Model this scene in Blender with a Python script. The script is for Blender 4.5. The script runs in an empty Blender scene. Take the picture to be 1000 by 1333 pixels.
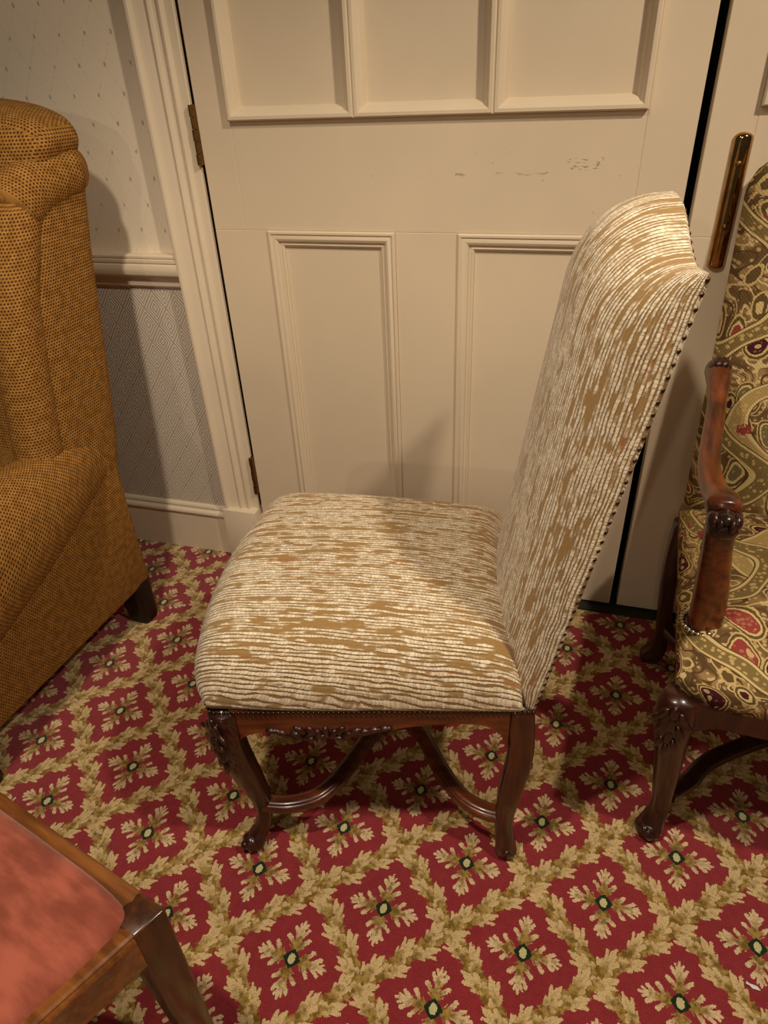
import bpy, bmesh, math, random
import numpy as np
from math import sin, cos, pi, radians, sqrt
from mathutils import Matrix, Vector, Euler

random.seed(7)
scene = bpy.context.scene
COL = scene.collection

# ------------------------------------------------------------------ camera
CAM_H = 1.30
F_PX, PITCH, YAW, ROLL = 886.2, radians(33.405), radians(17.604), radians(-2.837)
fwd = Vector((-sin(YAW) * cos(PITCH), cos(YAW) * cos(PITCH), -sin(PITCH)))
rgt = Vector((cos(YAW), sin(YAW), 0))
upv = rgt.cross(fwd)
r2 = rgt * cos(ROLL) + upv * sin(ROLL)
u2 = -rgt * sin(ROLL) + upv * cos(ROLL)
cam_data = bpy.data.cameras.new('camera')
cam_data.sensor_fit = 'VERTICAL'
cam_data.sensor_height = 36.0
cam_data.sensor_width = 27.0
cam_data.lens = F_PX / 1333.0 * 36.0
cam_data.clip_start = 0.02
cam = bpy.data.objects.new('camera', cam_data)
COL.objects.link(cam)
cam.matrix_world = Matrix(((r2.x, u2.x, -fwd.x, 0), (r2.y, u2.y, -fwd.y, 0), (r2.z, u2.z, -fwd.z, CAM_H), (0, 0, 0, 1)))
scene.camera = cam

# ------------------------------------------------------------------ light
world = bpy.data.worlds.new('room_ambience')
scene.world = world
world.use_nodes = True
bg = world.node_tree.nodes['Background']
bg.inputs[0].default_value = (1.0, 0.86, 0.72, 1)
bg.inputs[1].default_value = 0.052
def lamp(name, loc, energy, colour, radius=0.05, cone=None):
    l = bpy.data.lights.new(name, 'SPOT' if cone else 'POINT')
    l.energy = energy; l.color = colour; l.shadow_soft_size = radius
    if cone: l.spot_size = radians(cone); l.spot_blend = 0.5
    o = bpy.data.objects.new(name, l); COL.objects.link(o); o.location = loc
    return o
WARM = (1.0, 0.85, 0.68)
lamp('ceiling_downlight', (0.97, 0.45, 2.50), 100, WARM, 0.05, 166)
lamp('ceiling_downlight', (-0.58, 0.08, 2.45), 92, WARM, 0.05, 116)
lamp('ceiling_downlight', (-0.12, -2.10, 2.45), 14, WARM, 0.06)
lamp('ceiling_downlight', (-1.00, -4.20, 2.45), 60, WARM, 0.06)
vs = scene.view_settings
vs.view_transform = 'Standard'; vs.look = 'None'; vs.gamma = 1.0; vs.use_curve_mapping = False
vs.exposure = 0.0

# ------------------------------------------------------------------ helpers
def srgb(r, g, b):
    f = lambda c: (c / 255 / 12.92) if c / 255 <= 0.04045 else ((c / 255 + 0.055) / 1.055) ** 2.4
    return (f(r), f(g), f(b), 1.0)

def tag(o, label=None, cat=None, group=None, kind=None):
    if label: o['label'] = label
    if cat: o['category'] = cat
    if group: o['group'] = group
    if kind: o['kind'] = kind
    return o

def empty(name, loc=(0, 0, 0), rz=0):
    o = bpy.data.objects.new(name, None); COL.objects.link(o)
    o.location = loc; o.rotation_euler = (0, 0, rz); o.empty_display_size = 0.1
    return o

class MB:
    """collects geometry (vertices, faces, per-vertex uv) for ONE mesh"""
    def __init__(s): s.v, s.f, s.uv = [], [], []
    def add(s, v, f, uv=None):
        n = len(s.v)
        s.v += [tuple(map(float, p)) for p in v]
        s.f += [tuple(i + n for i in q) for q in f]
        s.uv += [tuple(map(float, p)) for p in uv] if uv is not None else [(0.0, 0.0)] * len(v)
        return s
    def build(s, name, mat, parent=None, smooth=True, boxuv=False, kind=None, auto=None):
        me = bpy.data.meshes.new(name)
        me.from_pydata(s.v, [], s.f)
        me.validate()
        bm = bmesh.new(); bm.from_mesh(me)
        bmesh.ops.recalc_face_normals(bm, faces=bm.faces[:])
        bm.to_mesh(me); bm.free()
        uvl = me.uv_layers.new(name='UVMap')
        if boxuv:
            for p in me.polygons:
                n = p.normal; ax = max(range(3), key=lambda i: abs(n[i]))
                for li in p.loop_indices:
                    c = me.vertices[me.loops[li].vertex_index].co
                    uvl.data[li].uv = (c.y, c.z) if ax == 0 else ((c.x, c.z) if ax == 1 else (c.x, c.y))
        else:
            for l in me.loops: uvl.data[l.index].uv = s.uv[l.vertex_index]
        if smooth:
            for p in me.polygons: p.use_smooth = True
            if auto: 
                try: me.set_sharp_from_angle(angle=radians(auto))
                except Exception: pass
        me.materials.append(mat)
        o = bpy.data.objects.new(name, me); COL.objects.link(o)
        if parent: o.parent = parent
        if kind: o['kind'] = kind
        return o

def grid_faces(nu, nv, closed_u=False):
    f = []
    for i in range(nu - (0 if closed_u else 1)):
        for j in range(nv - 1):
            a, b = i * nv + j, ((i + 1) % nu) * nv + j
            f.append((a, b, b + 1, a + 1))
    return f

def catmull(pts, n):
    """smooth interpolation of rows of numbers, n samples per span"""
    P = [np.array(p, float) for p in pts]
    P = [2 * P[0] - P[1]] + P + [2 * P[-1] - P[-2]]
    out = []
    for i in range(1, len(P) - 2):
        for k in range(n):
            t = k / n
            out.append(0.5 * ((2 * P[i]) + (-P[i-1] + P[i+1]) * t + (2*P[i-1] - 5*P[i] + 4*P[i+1] - P[i+2]) * t*t + (-P[i-1] + 3*P[i] - 3*P[i+1] + P[i+2]) * t**3))
    out.append(P[-2])
    return out

def sect(n, e, a0=0.0):
    """unit superellipse section"""
    r = []
    for k in range(n):
        a = a0 + 2 * pi * (k + 0.5) / n
        c, s = cos(a), sin(a)
        r.append((math.copysign(abs(c) ** (2 / e), c), math.copysign(abs(s) ** (2 / e), s)))
    return r

def loft_z(mb, rows, n=20, e=3.0, cap=True, a0=0.0):
    """stack of horizontal sections, row = (cx, cy, z, rx, ry)"""
    S = sect(n, e, a0); v = []; uv = []
    for (cx, cy, z, rx, ry) in rows:
        for k, (a, b) in enumerate(S):
            v.append((cx + rx * a, cy + ry * b, z)); uv.append((k / n * 2 * (rx + ry) * 1.6, z))
    m = len(rows)
    f = []
    for i in range(m - 1):
        for k in range(n):
            a, b = i * n + k, i * n + (k + 1) % n
            f.append((a, b, b + n, a + n))
    if cap:
        f.append(tuple(range(n - 1, -1, -1))); f.append(tuple(range((m - 1) * n, m * n)))
    return mb.add(v, f, uv)

def sweep(mb, path, rw, rh, n=14, e=2.6, up=(0, 0, 1), cap=True):
    """tube along a path; rw/rh half width and half height (number or list)"""
    P = [Vector(p) for p in path]; m = len(P)
    rw = rw if hasattr(rw, '__len__') else [rw] * m
    rh = rh if hasattr(rh, '__len__') else [rh] * m
    S = sect(n, e); v = []; uv = []; L = 0
    U0 = Vector(up)
    for i in range(m):
        t = (P[min(i + 1, m - 1)] - P[max(i - 1, 0)]).normalized()
        side = t.cross(U0)
        if side.length < 1e-4: side = Vector((1, 0, 0))
        side.normalize(); u = side.cross(t).normalized()
        if i: L += (P[i] - P[i - 1]).length
        for k, (a, b) in enumerate(S):
            v.append(P[i] + side * (rw[i] * a) + u * (rh[i] * b)); uv.append((k / n * 3.2 * (rw[i] + rh[i]), L))
    f = []
    for i in range(m - 1):
        for k in range(n):
            a, b = i * n + k, i * n + (k + 1) % n
            f.append((a, b, b + n, a + n))
    if cap:
        f.append(tuple(range(n - 1, -1, -1))); f.append(tuple(range((m - 1) * n, m * n)))
    return mb.add(v, f, uv)

def ball(mb, c, r, rot=None, nu=10, nv=6):
    """ellipsoid"""
    rx, ry, rz = r if hasattr(r, '__len__') else (r, r, r)
    M = rot if rot is not None else Matrix.Identity(3)
    c = Vector(c); v = []; f = []
    v.append(c + M @ Vector((0, 0, rz)))
    for j in range(1, nv):
        th = pi * j / nv
        for i in range(nu):
            ph = 2 * pi * i / nu
            v.append(c + M @ Vector((rx * sin(th) * cos(ph), ry * sin(th) * sin(ph), rz * cos(th))))
    v.append(c + M @ Vector((0, 0, -rz)))
    for i in range(nu):
        f.append((0, 1 + i, 1 + (i + 1) % nu))
        b = 1 + (nv - 2) * nu
        f.append((b + i, len(v) - 1, b + (i + 1) % nu))
    for j in range(nv - 2):
        for i in range(nu):
            a = 1 + j * nu + i; b = 1 + j * nu + (i + 1) % nu
            f.append((a, a + nu, b + nu, b))
    return mb.add(v, f, [(p.x, p.z) for p in v])

def box(mb, x0, x1, y0, y1, z0, z1, bev=0.0, seg=2):
    bm = bmesh.new()
    bmesh.ops.create_cube(bm, size=1)
    for v in bm.verts:
        v.co = Vector(((x0 + x1) / 2 + v.co.x * (x1 - x0), (y0 + y1) / 2 + v.co.y * (y1 - y0), (z0 + z1) / 2 + v.co.z * (z1 - z0)))
    if bev > 0:
        bmesh.ops.bevel(bm, geom=bm.edges[:], offset=bev, segments=seg, profile=0.5, affect='EDGES')
    bm.verts.index_update()
    mb.add([v.co for v in bm.verts], [[v.index for v in f.verts] for f in bm.faces])
    bm.free()
    return mb

def prism(mb, poly, f3a, f3b):
    """extrude a 2-D polygon between two mappings to 3-D"""
    n = len(poly)
    v = [f3a(p) for p in poly] + [f3b(p) for p in poly]
    f = [tuple(range(n)), tuple(range(2 * n - 1, n - 1, -1))] + [(i, i + n, (i + 1) % n + n, (i + 1) % n) for i in range(n)]
    return mb.add(v, f)

# ------------------------------------------------------------------ node expressions
class X:
    def __init__(s, g, k): s.g, s.k = g, k
    def _m(s, op, *a): return s.g.m(op, s, *a)
    def __add__(s, o): return s._m('ADD', o)
    __radd__ = __add__
    def __sub__(s, o): return s._m('SUBTRACT', o)
    def __rsub__(s, o): return s.g.m('SUBTRACT', o, s)
    def __mul__(s, o): return s._m('MULTIPLY', o)
    __rmul__ = __mul__
    def __truediv__(s, o): return s._m('DIVIDE', o)
    def __neg__(s): return s._m('MULTIPLY', -1.0)
    def abs(s): return s._m('ABSOLUTE')
    def frac(s): return s._m('FRACT')
    def floor(s): return s._m('FLOOR')
    def sin(s): return s._m('SINE')
    def sqrt(s): return s._m('SQRT')
    def pow(s, p): return s._m('POWER', p)
    def lt(s, o): return s._m('LESS_THAN', o)
    def gt(s, o): return s._m('GREATER_THAN', o)
    def min(s, o): return s._m('MINIMUM', o)
    def max(s, o): return s._m('MAXIMUM', o)
    def tri(s): return (s.frac() - 0.5).abs() * 2.0
    def step(s, a, b):
        """smooth 0..1 between a and b (a > b reverses)"""
        n = s.g.nt.nodes.new('ShaderNodeMapRange'); n.interpolation_type = 'SMOOTHSTEP'
        if a <= b:
            n.inputs['From Min'].default_value, n.inputs['From Max'].default_value = a, b
        else:
            n.inputs['From Min'].default_value, n.inputs['From Max'].default_value = b, a
            n.inputs['To Min'].default_value, n.inputs['To Max'].default_value = 1, 0
        s.g.nt.links.new(s.k, n.inputs['Value'])
        return X(s.g, n.outputs['Result'])

class Graph:
    def __init__(s, name, rough=0.6, spec=0.5):
        s.mat = bpy.data.materials.new(name); s.mat.use_nodes = True
        s.nt = s.mat.node_tree; s.b = s.nt.nodes['Principled BSDF']
        s.b.inputs['Roughness'].default_value = rough
        s.b.inputs['Specular IOR Level'].default_value = spec
    def put(s, v, sock):
        if isinstance(v, X): s.nt.links.new(v.k, sock)
        else: sock.default_value = v
    def m(s, op, *a):
        n = s.nt.nodes.new('ShaderNodeMath'); n.operation = op
        for i, v in enumerate(a): s.put(v, n.inputs[i])
        return X(s, n.outputs[0])
    def coords(s, kind='Object'):
        t = s.nt.nodes.new('ShaderNodeTexCoord')
        sp = s.nt.nodes.new('ShaderNodeSeparateXYZ'); s.nt.links.new(t.outputs[kind], sp.inputs[0])
        return X(s, sp.outputs[0]), X(s, sp.outputs[1]), X(s, sp.outputs[2])
    def world(s):
        t = s.nt.nodes.new('ShaderNodeNewGeometry')
        sp = s.nt.nodes.new('ShaderNodeSeparateXYZ'); s.nt.links.new(t.outputs['Position'], sp.inputs[0])
        return X(s, sp.outputs[0]), X(s, sp.outputs[1]), X(s, sp.outputs[2])
    def vec(s, x, y, z=0.0):
        n = s.nt.nodes.new('ShaderNodeCombineXYZ')
        for i, v in enumerate((x, y, z)): s.put(v, n.inputs[i])
        return X(s, n.outputs[0])
    def noise(s, v, scale=1.0, detail=2.0, rough=0.5, out='Fac'):
        n = s.nt.nodes.new('ShaderNodeTexNoise'); s.nt.links.new(v.k, n.inputs['Vector'])
        n.inputs['Scale'].default_value = scale; n.inputs['Detail'].default_value = detail; n.inputs['Roughness'].default_value = rough
        return X(s, n.outputs[out])
    def white(s, v):
        n = s.nt.nodes.new('ShaderNodeTexWhiteNoise'); s.nt.links.new(v.k, n.inputs['Vector'])
        return X(s, n.outputs['Value'])
    def voronoi(s, v, scale=1.0, rnd=1.0):
        n = s.nt.nodes.new('ShaderNodeTexVoronoi'); s.nt.links.new(v.k, n.inputs['Vector'])
        n.inputs['Scale'].default_value = scale; n.inputs['Randomness'].default_value = rnd
        sp = s.nt.nodes.new('ShaderNodeSeparateColor'); s.nt.links.new(n.outputs['Color'], sp.inputs[0])
        return X(s, n.outputs['Distance']), X(s, sp.outputs[0]), X(s, sp.outputs[1])
    def mix(s, f, a, b):
        n = s.nt.nodes.new('ShaderNodeMix'); n.data_type = 'RGBA'
        s.put(f, n.inputs[0]); s.put(a, n.inputs[6]); s.put(b, n.inputs[7])
        return X(s, n.outputs[2])
    def base(s, c): s.put(c, s.b.inputs['Base Color']); return s
    def set(s, name, v): s.put(v, s.b.inputs[name]); return s
    def bump(s, h, dist=0.001, strength=1.0):
        n = s.nt.nodes.new('ShaderNodeBump'); n.inputs['Distance'].default_value = dist; n.inputs['Strength'].default_value = strength
        s.nt.links.new(h.k, n.inputs['Height']); s.nt.links.new(n.outputs[0], s.b.inputs['Normal'])
        return s

# ------------------------------------------------------------------ materials
def mat_carpet():
    g = Graph('patterned_carpet', 0.95, 0.1)
    x, y, z = g.world()
    S = 0.13883 * CAM_H; th = radians(42.843); ox, oy = -0.27169 * CAM_H, 0.56663 * CAM_H
    # tuft-sized raggedness of the woven outlines
    nz = g.noise(g.vec(x, y), 330, 1.0); nz2 = g.noise(g.vec(x + 7.3, y), 330, 1.0)
    nb = g.noise(g.vec(x, y + 3.1), 90, 1.0)
    xx = x - ox + (nz - 0.5) * 0.0045; yy = y - oy + (nz2 - 0.5) * 0.0045
    p = (xx * cos(th) + yy * sin(th)) / S
    q = (xx * sin(th) - yy * cos(th)) / S
    fp = (p + 0.5).frac() - 0.5; fq = (q + 0.5).frac() - 0.5          # flower cell, -.5 .. .5
    red = g.mix(g.noise(g.vec(x, y), 60, 3), srgb(134, 38, 44), srgb(158, 54, 57))
    cream, olive, gold = srgb(224, 196, 150), srgb(122, 94, 34), srgb(172, 138, 70)
    def leafcol(t, tex, tip=cream):
        return g.mix((t + (tex - 0.5) * 0.75).step(0.22, 0.62), g.mix(nb.step(0.35, 0.65), olive, gold), tip)
    fine = g.noise(g.vec(p * 9.0, q * 9.0), 2.6, 2.0)
    def lobe(a, b, a0, b0, a1, b1, r0, r1):
        """signed distance to a tapering lobe from (a0,b0) to (a1,b1)"""
        dx, dy = a1 - a0, b1 - b0; L2 = dx * dx + dy * dy
        h = (((a - a0) * dx + (b - b0) * dy) / L2).max(0.0).min(1.0)
        ex = a - a0 - h * dx; ey = b - b0 - h * dy
        return (ex * ex + ey * ey).sqrt() - (h * (r1 - r0) + r0)
    def lobes(a, b, L):
        d = None
        for q_ in L:
            e = lobe(a, b, *q_); d = e if d is None else d.min(e)
        return d
    # flower: four acanthus leaves on the diagonals
    u = (fp + fq) * 0.70711; v = (fp - fq) * 0.70711
    au, av = u.abs(), v.abs()
    a = au.max(av); b = au.min(av)                                     # along the leaf, across the leaf
    t = (a - 0.06) / 0.31
    rag = (nb - 0.5) * 0.030 + (nz - 0.5) * 0.014
    dl = lobes(a, b, [(0.06, 0.0, 0.26, 0.0, 0.030, 0.034), (0.26, 0.0, 0.355, 0.0, 0.030, 0.010), (0.115, 0.012, 0.190, 0.104, 0.020, 0.021), (0.195, 0.01, 0.285, 0.068, 0.020, 0.018), (0.085, 0.02, 0.115, 0.072, 0.010, 0.007), (0.27, 0.01, 0.325, 0.036, 0.014, 0.012)]) + rag
    leaf = dl.lt(0.0)
    fcol = leafcol(t * 0.62 + b * 3.2 + 0.02, fine)
    r = (u * u + v * v).sqrt()
    # garlands between the flowers, one for each direction
    def garland(al, ac, dirn):
        c = (ac).frac() - 0.5                                          # across, 0 on the garland
        PER = 1.0 / 3.0
        def row(side, off):
            tt = (al * 3.0 * dirn + off).frac()
            A_ = (tt - 0.5) * PER
            B_ = (c * side - 0.052 - A_ * 0.34)
            B2 = B_.abs()
            dd = lobes(A_, B2, [(-0.15, 0.0, 0.08, 0.0, 0.030, 0.037), (0.08, 0.0, 0.138, 0.0, 0.030, 0.013), (-0.05, 0.01, 0.058, 0.068, 0.028, 0.019), (-0.13, 0.0, -0.042, 0.063, 0.027, 0.017)]) + rag
            return dd.lt(0.0), tt, B2
        m1, t1, c1 = row(1.0, 0.0); m2, t2, c2 = row(-1.0, 0.5)
        body = c.abs().lt(0.072 + (fine - 0.5) * 0.12)
        col = g.mix(body, red, g.mix(nb.step(0.4, 0.6), olive, gold))
        col = g.mix(m1, col, leafcol(t1 * 0.70 + c1 * 3.4 + 0.06, fine, srgb(216, 187, 134)))
        col = g.mix(m2, col, leafcol(t2 * 0.70 + c2 * 3.4 + 0.06, fine, srgb(216, 187, 134)))
        return m1.max(m2).max(body), col
    g1, k1 = garland(p, q, 1.0)
    g2, k2 = garland(q, p, -1.0)
    col = g.mix(g2, red, k2); col = g.mix(g1, col, k1)
    col = g.mix(leaf, col, fcol)
    col = g.mix(((au + av) * 0.75 + r * 0.35 + rag * 0.7).lt(0.098), col, srgb(26, 44, 22))
    ov = (u * u * 1.5 + v * v * 0.8).sqrt() + rag * 0.5
    col = g.mix(ov.lt(0.043), col, srgb(206, 196, 140))
    tuft = g.noise(g.vec(x, y, 4.0), 480, 1.0).step(0.25, 0.75)
    big = g.noise(g.vec(x, y, 9.0), 9, 3.0).step(0.3, 0.7)
    hsv = g.nt.nodes.new('ShaderNodeHueSaturation'); g.put(col, hsv.inputs['Color']); g.put(tuft * 0.42 + big * 0.10 + 0.74, hsv.inputs['Value'])
    g.base(X(g, hsv.outputs['Color']))
    h = g.noise(g.vec(x, y), 420, 2.0) + g.noise(g.vec(x, y), 120, 2.0)
    g.bump(h, 0.006, 0.7)
    g.set('Sheen Weight', 0.15)
    return g.mat

def mat_paint(name, c, marks=False):
    g = Graph(name, 0.42, 0.35)
    x, y, z = g.world()
    n = g.noise(g.vec(x, y, z), 4, 3)
    c2 = tuple(v * 0.94 for v in c[:3]) + (1,)
    col = g.mix(n.step(0.3, 0.7), c, c2)
    if marks:   # scuffs on the lock rail
        def box2(x0, x1, z0, z1): return x.gt(x0) * x.lt(x1) * z.gt(z0) * z.lt(z1)
        l = (z - 1.093 - (x + 0.33) * 0.03 - (g.noise(g.vec(x, y, z), 24, 2) - 0.5) * 0.03).abs()
        s1 = l.lt(0.0016) * g.noise(g.vec(x * 22, z * 40), 1, 3).step(0.42, 0.7) * box2(-0.30, -0.11, 1.06, 1.13)
        s2 = g.noise(g.vec(x * 90, z * 300, 4.0), 1, 2).gt(0.60) * box2(-0.075, -0.005, 1.105, 1.128)
        s3 = g.noise(g.vec(x * 120, z * 120, 9.0), 1, 2).gt(0.74) * box2(-0.60, 0.05, 1.0, 1.15)
        s4 = g.noise(g.vec(x * 70, z * 70, 2.0), 1, 2).gt(0.79)
        col = g.mix((s1.max(s2).max(s3 * 0.7).max(s4 * 0.35)) * 0.55, col, srgb(70, 60, 52))
    g.base(col)
    g.bump(g.noise(g.vec(x, y, z * 0.3), 160, 2), 0.0006, 0.35)
    return g.mat

def mat_wallpaper_upper():
    g = Graph('trellis_wallpaper', 0.75, 0.2)
    x, y, z = g.world()
    a = x / 0.066; b = z / 0.115
    s = (a + b); d = (a - b)
    fs, fd = (s + 0.5).frac() - 0.5, (d + 0.5).frac() - 0.5
    jit = (g.noise(g.vec(x, z), 45, 2) - 0.5) * 0.12
    dot = (fs * fs + fd * fd).sqrt() + jit
    line = fs.abs().min(fd.abs())
    dash = line.lt(0.035) * g.noise(g.vec(x, z), 140, 1).gt(0.52)
    col = g.mix(dash * 0.16, srgb(238, 224, 198), srgb(180, 160, 130))
    col = g.mix(dot.lt(0.055) * 0.5, col, srgb(120, 96, 76))
    g.base(col)
    g.bump(g.noise(g.vec(x, y, z), 300, 2), 0.0008, 0.3)
    return g.mat

def mat_wallpaper_lower():
    g = Graph('diamond_wallpaper', 0.7, 0.25)
    x, y, z = g.world()
    a = (x / 0.066 + 0.2).frac() - 0.5; b = (z / 0.092).frac() - 0.5
    d = a.abs() + b.abs()
    flip = d.gt(0.5)
    dd = flip * (1.0 - d) + (1.0 - flip) * d
    ring = (dd * 8.0 + 0.1).frac()
    ln = ring.step(0.15, 0.4) * ring.step(0.9, 0.65)
    g.base(g.mix(ln, srgb(184, 170, 152), srgb(228, 217, 198)))
    g.bump(ln + g.noise(g.vec(x, z), 500, 2) * 0.4, 0.0012, 0.6)
    return g.mat

def mat_wood(name, dark, light, rough=0.28, grain='z', coat=0.3):
    g = Graph(name, rough, 0.5)
    x, y, z = g.coords()
    sc = {'z': (60, 60, 6), 'x': (6, 60, 60), 'y': (60, 6, 60)}[grain]
    n = g.noise(g.vec(x * sc[0], y * sc[1], z * sc[2]), 1, 4, 0.6)
    n2 = g.noise(g.vec(x, y, z), 14, 2)
    g.base(g.mix((n * 0.7 + n2 * 0.4).step(0.35, 0.8), dark, light))
    g.set('Roughness', n * 0.15 + (rough - 0.06))
    g.set('Coat Weight', coat); g.set('Coat Roughness', 0.15)
    g.bump(n, 0.0008, 0.25)
    return g.mat

def mat_chenille(name='chenille_stripe_fabric', row_mm=6.3):
    g = Graph(name, 0.85, 0.15)
    u, v, _ = g.coords('UV')
    R = row_mm / 1000
    vv = v / R + (g.noise(g.vec(u, v), 16, 1) - 0.5) * 0.9 + (g.noise(g.vec(u * 14.0, v * 70.0, 8.0), 1.0, 1.0) - 0.5) * 1.15
    row = vv.floor(); f = vv.frac()
    prof = 1.0 - (f - 0.5).abs() * 2.0                                   # 1 in the middle of the yarn
    long = g.noise(g.vec(u * 24.0, row * 7.31), 1.0, 2.0, 0.6)
    patch = g.noise(g.vec(u * 10.0, v * 60.0, 3.0), 1.0, 2.0)
    rr = g.white(g.vec(row, 0.5))
    on = (long + (patch - 0.5) * 0.85 + (rr - 0.5) * 0.22).step(0.345, 0.485)
    bu = u / 0.0066 + rr * 17.0 + (g.noise(g.vec(u * 60.0, row * 2.9, 1.0), 1.0, 1.0) - 0.5) * 2.2
    bp = 1.0 - (bu.frac() - 0.5).abs() * 2.0
    bead = (bp.step(0.0, 0.6) * 0.38 + 0.62) * (g.white(g.vec(bu.floor(), row)) * 0.55 + 0.45) + (g.noise(g.vec(u * 240.0, v * 240.0, 2.0), 1.0, 1.0) - 0.5) * 0.5
    thick = g.noise(g.vec(u * 45.0, row * 5.3, 6.0), 1.0, 1.0)
    edge = prof + (g.noise(g.vec(u * 300.0, v * 300.0), 1.0, 1.0) - 0.5) * 0.7 + (thick - 0.5) * 1.3
    nub = on * edge.step(0.10, 0.50) * (bead * 0.60 + 0.55).min(1.0)
    tan = g.mix(g.noise(g.vec(u * 300, v * 300), 1, 2), srgb(148, 114, 64), srgb(174, 140, 88))
    tan = g.mix(g.white(g.vec(row, 3.5)).gt(0.86) * 0.5, tan, srgb(168, 100, 58))
    gap = prof.step(0.30, 0.02)
    tan = g.mix(gap * on, tan, srgb(138, 106, 62))
    col = g.mix(nub, tan, g.mix(bead.max(0.0).min(1.0), srgb(208, 184, 142), srgb(250, 236, 206)))
    g.base(col)
    g.bump(nub * 1.0 + prof * 0.25, 0.0019, 0.85)
    g.set('Sheen Weight', 0.25)
    return g.mat

def mat_basket():
    g = Graph('gold_basket_weave_fabric', 0.85, 0.15)
    u, v, _ = g.coords('UV')
    P = 0.0075
    a = u / P; b = v / (P * 0.85)
    ra = b.floor()
    aa = (a + ra * 0.5).frac() - 0.5; bb = b.frac() - 0.5
    dot = ((aa * aa) * 1.0 + bb * bb * 1.3).sqrt()
    hole = dot.step(0.36, 0.20)
    n = g.noise(g.vec(u, v), 60, 2)
    gold = g.mix(n.step(0.3, 0.7), srgb(142, 98, 40), srgb(170, 122, 60))
    g.base(g.mix(hole, gold, srgb(66, 36, 10)))
    g.bump(1.0 - hole, 0.0022, 0.8)
    return g.mat

def mat_tapestry():
    g = Graph('paisley_tapestry_fabric', 0.85, 0.15)
    u, v, _ = g.coords('UV')
    au = u.abs()                                                         # mirrored about the chair's middle
    wu = au + (g.noise(g.vec(au, v), 7, 1) - 0.5) * 0.10
    wv = v + (g.noise(g.vec(au + 5.0, v), 7, 1) - 0.5) * 0.10
    fine = g.noise(g.vec(au, v), 130, 2)
    d0, r0, r1 = g.voronoi(g.vec(au, v), 95, 0.9)
    speck = d0.step(0.42, 0.30)
    base = g.mix(speck, srgb(104, 80, 48), srgb(184, 154, 104))
    base = g.mix(g.noise(g.vec(au, v, 2.0), 16, 1).step(0.45, 0.6), base, g.mix(speck, srgb(156, 126, 80), srgb(206, 178, 126)))
    con = ((g.noise(g.vec(wu, wv, 5.0), 11, 1) * 9.0).frac() - 0.5).abs()
    base = g.mix(con.lt(0.07), base, srgb(92, 68, 42))
    base = g.mix(con.gt(0.44), base, srgb(206, 184, 130))
    # medallions and teardrops
    d, c1, c2 = g.voronoi(g.vec(wu * 1.35, wv), 13.0, 0.75)
    core = g.mix(c1.gt(0.40), srgb(146, 62, 56), g.mix(c1.gt(0.78), srgb(74, 28, 36), srgb(112, 100, 66)))
    k = d + (fine - 0.5) * 0.05
    col = g.mix(k.lt(0.46), base, srgb(196, 170, 110))
    col = g.mix(k.lt(0.425), col, srgb(98, 78, 44))
    col = g.mix(k.lt(0.375), col, srgb(204, 180, 122))
    col = g.mix(k.lt(0.335), col, core)
    petals = g.voronoi(g.vec(wu, wv), 52, 0.5)[0]
    col = g.mix(k.lt(0.29) * petals.lt(0.30), col, srgb(196, 170, 116))
    col = g.mix(k.lt(0.30) * speck * 0.35, col, srgb(190, 160, 108))
    # big scrolling ribbons
    def ribbon(ph, per, amp, x0):
        c = ((v / per + ph) * 6.28318).sin() * amp + x0
        e = (wu - c).abs()
        return e
    for ph, per, amp, x0, inner in ((0.10, 0.42, 0.085, 0.13, srgb(172, 146, 90)), (0.58, 0.36, 0.075, 0.24, srgb(126, 106, 62))):
        e = ribbon(ph, per, amp, x0)
        col = g.mix(e.lt(0.027), col, srgb(84, 64, 34))
        col = g.mix(e.lt(0.024), col, srgb(208, 184, 126))
        col = g.mix(e.lt(0.017), col, inner)
        col = g.mix(e.lt(0.013) * speck, col, srgb(190, 164, 106))
    # red sprigs
    d3, c3, c4 = g.voronoi(g.vec(wu + 3.0, wv * 1.2), 15, 1.0)
    col = g.mix((d3 + (fine - 0.5) * 0.35).lt(0.24) * c3.gt(0.62), col, srgb(146, 62, 56))
    g.base(col)
    wv1 = (u * 900.0).sin() * (v * 900.0).sin()
    g.bump(wv1 * 0.5 + speck * 0.5, 0.0008, 0.6)
    return g.mat

def mat_velvet():
    g = Graph('salmon_velvet', 0.9, 0.1)
    x, y, z = g.coords()
    n = g.noise(g.vec(x, y, z), 9, 3)
    n2 = g.noise(g.vec(x * 3, y * 9, z), 8, 3)
    g.base(g.mix((n * 0.6 + n2 * 0.4).step(0.38, 0.62), srgb(134, 69, 52), srgb(174, 95, 75)))
    g.set('Sheen Weight', 0.5); g.set('Sheen Roughness', 0.4)
    g.bump(g.noise(g.vec(x, y, z), 600, 2), 0.0008, 0.5)
    return g.mat

def mat_metal(name, c, rough):
    g = Graph(name, rough)
    x, y, z = g.coords()
    n = g.noise(g.vec(x, y, z), 60, 3)
    g.base(g.mix(n.step(0.3, 0.7), c, tuple(v * 0.7 for v in c[:3]) + (1,)))
    g.set('Metallic', 1.0)
    g.set('Roughness', n * 0.12 + (rough - 0.05))
    return g.mat

def mat_plain(name, c, rough=0.7):
    g = Graph(name, rough, 0.3)
    x, y, z = g.coords()
    n = g.noise(g.vec(x, y, z), 40, 2)
    g.base(g.mix(n.step(0.3, 0.7), c, tuple(v * 0.8 for v in c[:3]) + (1,)))
    return g.mat

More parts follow.
